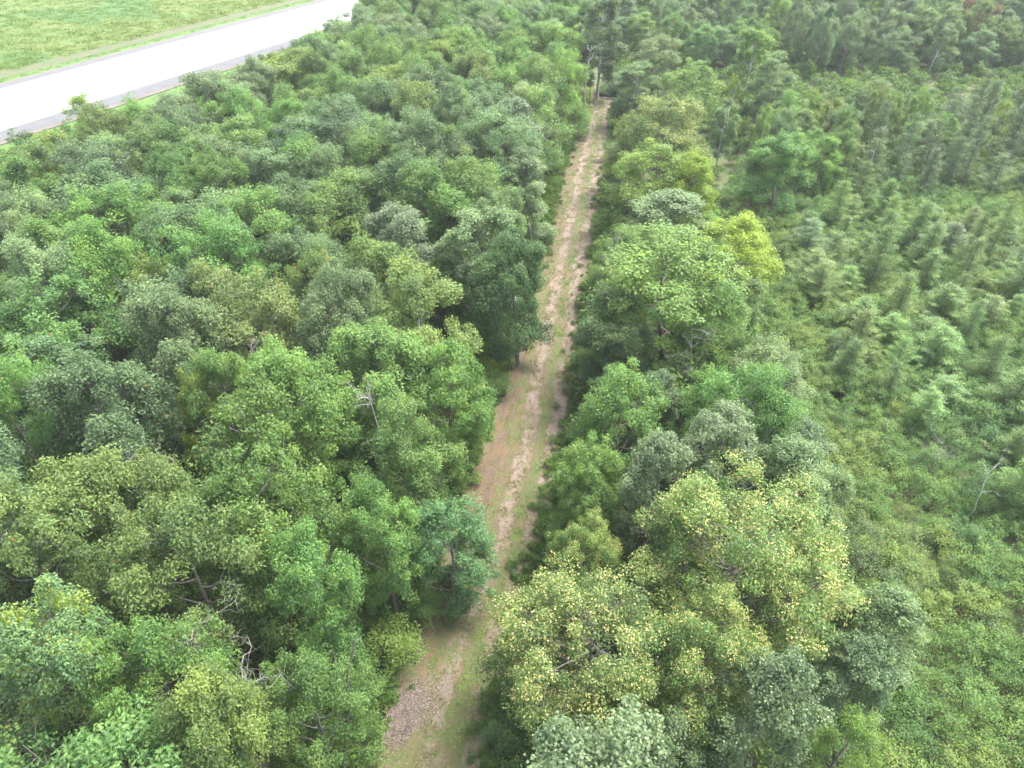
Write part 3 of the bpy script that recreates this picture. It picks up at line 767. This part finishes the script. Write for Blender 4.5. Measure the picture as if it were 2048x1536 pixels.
def fill(kinds, hues, poly, hlo, hhi, rlo, rhi, space, x0, x1, y0, y1, tries, group, gapz=.72, cap=None):
    def ok(X, Y):
        a, w, s, d = track_pos(X, Y)
        if abs(a) < w + 1.2 and d < 6: return False
        o, _ = hw_off(X, Y)
        if o > offN - 6: return False
        x, y, zc = proj(X, Y, (hlo + hhi) * .5 * gapz)
        return zc > 4 and inside(poly, x, y)
    pts = poisson(rngp, x0, x1, y0, y1, lambda x, y: space, ok, tries, taken)
    pts.sort(key=lambda p: p[1])
    if cap: pts = pts[:cap]
    for X, Y in pts:
        k = rs.choice(kinds)
        d = place(k, X, Y, rs.uniform(hlo, hhi), rs.uniform(rlo, rhi), rs.choice(hues), None, group)
        taken.append((X, Y, space))
    return len(pts)
n1 = fill(['oak', 'oak', 'oak', 'oak', 'maple', 'maple', 'young'], 'gggggbbbbblllgwwo', LEFT_POLY, 9.0, 11.4, 2.5, 3.6, 3.6, -110, 20, 3, 175, 26000, 'oaks filling the wood between highway and track')
n2 = fill(['maple', 'maple', 'maple', 'oak', 'aspen'], 'ggbbbblgbw', FAR_POLY, 6, 10.5, 1.9, 3.0, 4.2, -20, 210, 120, 230, 26000, 'trees of the dense far wood')
n3 = fill(['aspen', 'young', 'maple'], 'yyoolbgg', HEAD_POLY, 4.5, 8, 1.2, 2.2, 2.9, 20, 90, 80, 170, 9000, 'thin pale-stemmed trees at the head of the marsh')
n4 = fill(['larch'], 'dddb', LARCH_POLY, 4, 8.5, 1.3, 2.2, 2.6, 30, 150, 70, 160, 16000, 'dark larches in the dense stand')
n5 = fill(['larch'], 'ggggllob', LARCH2_POLY, 2.4, 6.2, 1.0, 1.9, 2.8, 15, 120, 25, 115, 9000, 'scattered larches among the marsh shrubs')
STRIP_POLY = [(1190, 480), (1300, 400), (1400, 420), (1470, 560), (1500, 640), (1550, 780), (1640, 960), (1690, 1080), (1760, 1240), (1770, 1400), (1730, 1540), (1740, 1750), (1080, 1750), (1120, 1450), (1250, 1200), (1150, 1080), (1170, 760)]
n6 = fill(['poplar', 'maple', 'maple', 'young'], 'ggbbdlw', STRIP_POLY, 5, 7.5, 1.5, 2.3, 2.9, 0, 40, 3, 90, 14000, 'smaller trees between track and marsh')
EDGE_POLY = [(1500, 250), (1760, 200), (2250, 250), (2250, 340), (1900, 310), (1740, 330), (1600, 330)]
n7 = fill(['maple', 'young', 'maple'], 'ggbbllo', EDGE_POLY, 3.5, 7.5, 1.4, 2.5, 2.5, 25, 170, 70, 190, 16000, 'smaller trees where the marsh meets the far wood')
print('trees filled', n7, n6, n1, n2, n3, n4, n5)

#@@LATER
# ================================================================== bushes, logs, chips
def bush_meshes(seed, **k):
    g = shrub_geo(seed, stems=0, **k); st = Geo(); r = np.random.default_rng(seed)
    for i in range(11):
        a = r.uniform(0, 6.28); st.tube(curve((0, 0, -.1), (math.cos(a) * .75, math.sin(a) * .75, r.uniform(.8, 1.5)), r, wob=.06, k=4), np.linspace(.03, .008, 4), 4)
    return st.mesh('stems', 'brown_bark'), g.mesh('foliage', 'shrub_leaf')
BUSH = [bush_meshes(601 + i, H=2.0, R=1.15, clumps=44, leaves=110, leaf=.10, cr=.36) for i in range(3)]
SHRUBS = [(782, 1295, 2.6, 62, 'y', 'yellow-green bush at the wood edge beside the wood chip heap'),
 (850, 1215, 1.4, 40, 'm', 'low fresh green bush at the foot of the small verge tree'),
 (905, 1225, .9, 22, 'Y', 'tiny yellowish bush beside the foot of the small verge tree'),
 (770, 1150, 2.0, 48, 'm', 'rich green bush in the grassy opening behind the small verge tree'),
 (730, 1370, 2.2, 52, 'l', 'light green bush between the leaning dead trunk and the chip heap'),
 (885, 940, 1.8, 40, 'm', 'green bush on the verge below the bright rich green tree'),
 (990, 770, 1.6, 36, 'l', 'light green bush on the sunny verge where the track widens'),
 (1075, 470, 1.9, 34, 'y', 'yellow-green verge bush beneath the silvery trees'),
 (1098, 330, 2.2, 30, 'm', 'rich green bush under the small silvery tree by the track'),
 (1160, 260, 2.4, 30, 'd', 'dark green bush at the foot of the bright tree at the track end'),
 (1240, 172, 2.4, 40, 'd', 'dark green bush closing off the far end of the track'),
 (1205, 180, 1.5, 24, 'l', 'light green bush in front of the dark bush at the track end'),
 (1228, 385, 2.6, 32, 'd', 'dark bush at the foot of the feathery yellow-green tree'),
 (1225, 300, 2.6, 28, 'd', 'dark bush under the far rounded ash'),
 (1195, 560, 1.8, 36, 'l', 'light green bush under the biggest rounded tree, at the track'),
 (1180, 725, 2.0, 42, 'm', 'rich green bush in front of the dark blue-green oak, at the track'),
 (1160, 860, 1.8, 40, 'g', 'mid-green bush under the tree with pale green tips'),
 (1150, 1085, 1.8, 46, 'm', 'green bush shaded by the small yellow-flecked ash'),
 (1010, 1475, 1.6, 50, 'd', 'dark green bush under the wide-limbed ash at the photo bottom'),
 (1410, 400, 2.4, 34, 'm', 'rich green bush at the marsh edge beside the golden yellow tree'),
 (1500, 700, 2.6, 46, 'y', 'yellow-green bush at the marsh edge beside the dark hollow'),
 (1680, 700, 2.4, 42, 'b', 'bluish conifer-like bush standing out in the marsh shrubs'),
 (1905, 1150, 1.5, 34, 'o', 'olive bush with reddish tinge in the marsh shrubs')]
for i, (x, y, h, rp, hue, lab) in enumerate(SHRUBS):
    P, zc = px(x, y, h * .5); sm_, fm = BUSH[i % 3]
    t = empty('shrub', (P[0], P[1], 0), rs.uniform(0, 6.28)); k = rp * zc / FPX / 1.3
    t.scale = (k, k, h / 2.1)
    obj('stems', sm_, t); c = HUE[hue][0]; obj('foliage', fm, t, c)
    tag(t, lab, 'shrub', 'bushes along the track and marsh edges')
    LAND.append((P[0], P[1], None, x, y))
rngl = np.random.default_rng(8)
for i, (x0, y0, x1, y1, lab) in enumerate([(1192, 186, 1250, 192, 'long grey log lying across the far end of the track'), (1205, 196, 1255, 199, 'thinner grey log lying in front of the long log'), (1200, 179, 1232, 183, 'short dark log lying behind the long log')]):
    a, b = px(x0, y0, .3)[0], px(x1, y1, .3)[0]
    g = Geo(); c = (a + b) / 2; g.tube(curve(a - c, b - c, rngl, wob=.02, k=6), np.linspace(.15, .08, 6) * (1 - .2 * i), 8)
    t = empty('fallen_log', (c[0], c[1], .28)); obj('log', g.mesh('log', 'grey_bark'), t)
    for k in range(3):
        g = Geo(); p = (b - a) * (k - 1) * .28; g.tube(curve(p, p + np.array((rngl.normal() * .5, rngl.normal() * .5, .6)), rngl, wob=.1, k=4), np.linspace(.06, .015, 4), 4)
        obj('broken_branch', g.mesh('broken_branch', 'dead_wood'), t)
    tag(t, lab, 'log', 'logs closing the track')
# heap of wood chips and bark on the near verge
def chip_material():
    m, t = mat('wood_chips'); g = N(t)
    cr = g.n('ShaderNodeValToRGB', {0: g.attr('accent')}); el = cr.color_ramp.elements
    for k, c in enumerate([(0.09, .065, .05), (.2, .14, .1), (.15, .12, .1), (.34, .29, .25)]):
        if k > 1: el.new(.5)
    for k, c in enumerate([(0.075, .052, .04), (.125, .088, .062), (.12, .1, .083), (.27, .24, .21)]):
        el[k].position = (0, .35, .7, 1)[k]; el[k].color = c + (1,)
    g.out(g.n('ShaderNodeBsdfPrincipled', {'Base Color': cr.outputs[0], 'Roughness': .9}).outputs[0]); return m
M['wood_chips'] = chip_material()
M['bark_soil'] = speckle('bark_soil', (0.07, .055, .042), (.125, .098, .078), 2.5)
hp = np.array([px(x, y)[0] for x, y in [(770, 1500), (800, 1450), (830, 1400), (855, 1350)]])
heap_c = hp.mean(0); ax = hp[-1] - hp[0]; hl = np.linalg.norm(ax) / 2; ax /= 2 * hl; bx_ = np.array((ax[1], -ax[0], 0))
uu, vv = np.meshgrid(np.linspace(-1.25, 1.25, 50), np.linspace(-1.25, 1.25, 30), indexing='ij')
hz = np.random.default_rng(4)
def heap_h(u, v): return .22 * np.exp(-2.6 * (u * u + v * v)) * (1 + .35 * np.sin(5 * u + 2 * v) * np.cos(4 * v - u))
rows = ax * (uu * hl)[..., None] + bx_ * (vv * .95)[..., None]
rows[..., 2] = heap_h(uu, vv) - .05 + .02 * hz.normal(size=uu.shape)
ht_ = empty('wood_chip_heap', (heap_c[0], heap_c[1], .1))
sheet('mound', rows, 'bark_soil', None, ht_)
n = 6000; u = hz.normal(size=n) * .46; v = hz.normal(size=n) * .5
pos = ax * (u * hl)[:, None] + bx_ * (v * .95)[:, None]; pos[:, 2] = np.maximum(heap_h(u, v) - .01, .02)
g = Geo(); g.leaves(pos, np.array((0, 0, 1.)) + hz.normal(size=(n, 3)) * .5, hz, .10, .36, np.full(n, .5))
tag(obj('chips', g.mesh('chips', 'wood_chips'), ht_), kind='stuff')
tag(ht_, 'low heap of brown and grey wood chips on the near grass verge', 'wood chips')

# ================================================================== labels for the trees between the hand-labelled ones
NAMES = {   # landmarks: what a neighbour is called in another tree's label
 (400, 225): 'dark-forked pale tree', (108, 325): 'yellow-green shoulder tree', (182, 240): 'thin roadside treetop', (590, 165): 'broad yellow-green roadside tree',
 (690, 75): 'tall grey-green roadside treetop', (225, 420): 'wide dull grey-green oak', (775, 500): 'silvery white treetop', (945, 515): 'smooth bluish tree',
 (1010, 270): 'silvery track-side tree', (1065, 365): 'small silvery tree', (1135, 165): 'bright tree at track end', (95, 600): 'pale column oak', (305, 590): 'bright tree among pale oaks',
 (345, 690): 'broad pale green oak', (520, 625): 'sparse-topped olive oak', (190, 840): 'large domed oak', (625, 815): 'pointed pale-topped oak', (850, 620): 'olive oak near the track',
 (1035, 560): 'dark oak overhanging the track', (895, 770): 'bushy tree above the verge', (810, 900): 'bright tree by the broken trunk', (585, 1045): 'large fresh green oak', (265, 1010): 'rusty-tipped olive oak',
 (375, 1150): 'spreading speckled oak', (85, 1120): 'drooping olive oak', (130, 1300): 'oak with yellow clumps', (460, 1460): 'olive oak below the tangle', (618, 1420): 'oak by the leaning trunk',
 (900, 140): 'far yellow-green oak', (480, 300): 'oak before the forked tree', (40, 400): 'olive-brown tinged edge oak', (640, 585): 'oak with orange leaves', (755, 190): 'second yellow-green roadside tree',
 (1205, 60): 'white-trunked forked aspen', (1500, 120): 'leaning pale-stemmed aspen', (1560, 325): 'lone rich green tree', (1310, 120): 'pale tree by the track end', (1970, 25): 'rusty red treetop',
 (1757, 280): 'leaning white stem', (2004, 918): 'thin leaning birch stem', (1778, 836): 'white birch stub', (1893, 868): 'pale dead sapling', (1680, 700): 'bluish marsh bush',
 (1472, 495): 'lime marsh-edge tree', (1527, 205): 'slanting white trunks', (1625, 190): 'thin grey stem', (728, 775): 'broken grey trunk', (222, 895): 'forked grey branches'}
marks = [(d['X'], d['Y'], nm) for d in TREES for k, nm in NAMES.items() if d['label'] and abs(d['x'] - k[0]) < 3 and abs(d['y'] - k[1]) < 3]
marks += [(l[0], l[1], NAMES[(l[3], l[4])]) for l in LAND if (l[3], l[4]) in NAMES]
FORM = {'oak': 'oak', 'maple': 'bushy tree', 'young': 'slim tree', 'aspen': 'pale-stemmed tree', 'larch': 'larch', 'poplar': 'tree'}
ORD = 'first second third fourth fifth sixth seventh eighth ninth tenth eleventh twelfth thirteenth fourteenth fifteenth sixteenth seventeenth eighteenth nineteenth twentieth'.split()
bins = {}
for d in TREES:
    if d['label']: continue
    mx_, my_, nm = min(marks, key=lambda m: (m[0] - d['X']) ** 2 + (m[1] - d['Y']) ** 2)
    dx, dy = d['X'] - mx_, d['Y'] - my_
    a = math.degrees(math.atan2(dy, dx)) % 360
    side = ['on the marsh side of', 'marshward and behind', 'behind', 'roadward and behind', 'on the highway side of', 'roadward and in front of', 'in front of', 'marshward and in front of'][int((a + 22.5) // 45) % 8]
    w = HUE[d['hue']][1]
    bins.setdefault((w, FORM[d['kind']], side, nm), []).append((dx * dx + dy * dy, d))
for (w, f, side, nm), lst in bins.items():
    lst.sort(key=lambda q: q[0])
    for i, (_, d) in enumerate(lst):
        l = f"{w} {f} {side} the {nm}" if len(lst) == 1 else f"{ORD[min(i, 19)]} {w} {f} {side} the {nm}"
        d['o']['label'] = l; d['label'] = l

# ================================================================== growth nobody could count
under = [shrub_geo(301 + i, H=1.7, R=1.0, clumps=26, leaves=40, leaf=.16) for i in range(4)]
thick = [shrub_geo(321 + i, H=1.6 + .2 * (i % 3), R=.95, clumps=40, leaves=42, leaf=.105, cr=.24, stems=6) for i in range(6)]
MARSH_POLY = [(1440, 395), (1540, 300), (1700, 230), (2100, 240), (2330, 260), (2330, 1800), (1720, 1800), (1740, 1540), (1790, 1400), (1770, 1240), (1690, 1080),
              (1640, 960), (1560, 820), (1530, 640), (1500, 540)]
rngu = np.random.default_rng(17)
def low_growth(poly_in, spacing, x0, x1, y0, y1, tries, clear):
    def ok(X, Y):
        x, y, zc = proj(X, Y, 1.0)
        if zc < 5 or x < -150 or x > 2250 or y > 1750 or y < -40: return False
        a, w, s_, d = track_pos(X, Y)
        if d < 12 and -w - clear - 1.3 < a < w + clear * .6: return False
        if hw_off(X, Y)[0] > offN - 7: return False
        m = inside(MARSH_POLY, x, y)
        return m == poly_in
    return np.array(poisson(rngu, x0, x1, y0, y1, lambda x, y: spacing, ok, tries))
def low_scatter(name, geos, material, P, s0, s1, tone, label, cat):
    n = len(P); pts = np.concatenate([P, np.full((n, 1), -.03)], 1)
    return scatter(name, geos, material, pts, rngu.uniform(s0, s1, n), rngu.uniform(0, 6.28, n), tone, rngu.integers(0, len(geos), n), label, cat)
Pu = low_growth(False, 1.75, -130, 170, 2, 215, 26000, 1.5)
low_scatter('undergrowth', under, 'under_leaf', Pu, .75, 1.75, rngu.uniform(0, 1, len(Pu)), 'dark green undergrowth of low bushes beneath the trees', 'undergrowth')
Pm = low_growth(True, .86, 5, 150, 3, 135, 90000, 1.5)
def smooth_tone(P, s):
    t = np.zeros(len(P))
    r = np.random.default_rng(3)
    for k in range(14):
        a = r.uniform(0, 6.28); f = r.uniform(.5, 2.2) * s
        t += np.sin((P[:, 0] * math.cos(a) + P[:, 1] * math.sin(a)) * f + r.uniform(0, 6.28))
    return t / 14 ** .5
tm_ = np.clip(.45 + .24 * smooth_tone(Pm, .35) + rngu.normal(size=len(Pm)) * .2, 0, 1)
low_scatter('marsh_shrubbery', thick, 'thicket_leaf', Pm, .6, 1.2, tm_, 'dense low green shrub thicket covering the marsh', 'shrubbery')
# grass and dried clippings on the track and its verges
tufts = [tuft_geo(401 + i, n=24, h=.26, spread=.24) for i in range(3)]
G = []
while len(G) < 20000:
    i = rngu.integers(0, len(TRK)); w = TRK_W[i]; a = rngu.uniform(-w - 3.4 - TRK_SH[i], w + 1.8)
    e = abs(a + TRK_SH[i]) - w
    pr = .95 if e > .2 else .4 if e > -.1 else 0
    Y = TRK[i, 1]
    if rngu.uniform() > pr * min(1, 34 / Y + .25): continue
    p = TRK[i, :2] + nor[i] * a + tan[i] * rngu.uniform(-.35, .35)
    G.append((p[0], p[1], .06 if e < .5 else .0, e))
G = np.array(G)
scatter('grass', tufts, 'grass_blade', G[:, :3], rngu.uniform(.5, 1.15, len(G)) * np.where(G[:, 3] > .4, 1.5, .7), rngu.uniform(0, 6.28, len(G)),
        np.clip(.52 + .28 * G[:, 3].clip(-.6, 1) + rngu.normal(size=len(G)) * .25, 0, 1), rngu.integers(0, 3, len(G)), 'short green and straw grass growing on the dirt track and its verges', 'grass')
mats = []
for k in range(3):
    g = Geo(); r_ = np.random.default_rng(440 + k); n_ = 34; q_ = np.concatenate([r_.normal(size=(n_, 2)) * .2, r_.uniform(.01, .05, (n_, 1))], 1)
    g.leaves(q_, np.array((0, 0, 1.)) + r_.normal(size=(n_, 3)) * .35, r_, .15, .3, .5 + r_.normal(size=n_) * .2); mats.append(g)
Q = []
while len(Q) < 9000:
    i = rngu.integers(0, len(TRK)); w = TRK_W[i]; a = rngu.uniform(-w - .8 - TRK_SH[i], w + .5)
    mid_ = max(math.exp(-((a - .35) / .38) ** 2), .8 * math.exp(-((a + 1.45) / .3) ** 2)); edge_ = max(0, abs(a + TRK_SH[i]) - w + .35)
    lit = .35 * (a < -1.0)
    if rngu.uniform() > min(1, .09 + .6 * mid_ + edge_ + lit): continue
    p = TRK[i, :2] + nor[i] * a + tan[i] * rngu.uniform(-.35, .35)
    Q.append((p[0], p[1], .06, min(1, .15 + .75 * mid_ * (rngu.uniform() < .75) + .6 * edge_)))
Q = np.array(Q)
scatter('dry_clippings', mats, 'grass_blade', Q[:, :3], rngu.uniform(.5, 1.2, len(Q)), rngu.uniform(0, 6.28, len(Q)), np.clip(Q[:, 3] + rngu.normal(size=len(Q)) * .15, 0, 1),
        rngu.integers(0, 3, len(Q)), 'low mats of green grass and dry straw clippings lying on the track', 'clippings')
W_ = []
for k in range(1500):
    i = rngu.integers(0, len(TRK)); w = TRK_W[i]; sd = rngu.choice((-1, 1)); a = sd * (w + rngu.normal() * .45 + (.6 if sd < 0 else .25))
    p = TRK[i, :2] + nor[i] * (a - TRK_SH[i]) + tan[i] * rngu.uniform(-.35, .35); W_.append(p)
low_scatter('verge_weeds', under, 'under_leaf', np.array(W_), .14, .42, rngu.uniform(.3, 1, len(W_)), 'knee-high green weeds along both edges of the dirt track', 'weeds')
btufts = [tuft_geo(421 + i, n=26, h=.30, spread=.9, w=.07) for i in range(3)]
bs = rngu.uniform(-60, 150, 15000); bo = offS + 1.4 + 62 * rngu.uniform(0, 1, 15000) ** 1.3
bp_ = mid0[None] + hd * bs[:, None] + hn * bo[:, None]
bp_[:, 2] = rise(bo - offS - .9) + .06
vis = np.array([(-120 < proj(*p)[0] < 900 and proj(*p)[1] > -60) for p in bp_]); bp_, bo = bp_[vis], bo[vis]
bt = np.clip(.45 + .27 * smooth_tone(bp_ * np.array((1, .45, 1)), .12) + rngu.normal(size=len(bp_)) * .12 + np.where(bo - offS < 7, .35, 0), 0, 1)
scatter('tall_grass', btufts, 'bank_blade', bp_, rngu.uniform(.5, 1.2, len(bp_)) * np.where(bo - offS < 7, .45, 1), rngu.uniform(0, 6.28, len(bp_)), bt,
        rngu.integers(0, 3, len(bp_)), 'tall yellow and green meadow grass on the bank beyond the highway', 'grass')

# ================================================================== the air
hm, ht = mat('haze'); hg = N(ht)
pv = hg.n('ShaderNodeVolumePrincipled', {'Color': (0.86, 0.92, 0.93, 1), 'Density': HAZE, 'Anisotropy': 0.0})
ht.links.new(pv.outputs[0], hg.n('ShaderNodeOutputMaterial').inputs['Volume'])
hv = np.array([(x, y, z) for x in (-2600, 2600) for y in (-2500, 2720) for z in (-1.0, 34.0)], float)
me = bpy.data.meshes.new('haze')
fill_mesh(me, hv, np.array([(0, 1, 3, 2), (4, 6, 7, 5), (0, 4, 5, 1), (2, 3, 7, 6), (0, 2, 6, 4), (1, 5, 7, 3)]))
me.materials.append(hm)
tag(obj('haze', me), 'faint pale summer haze over the far trees', None, None, 'stuff')
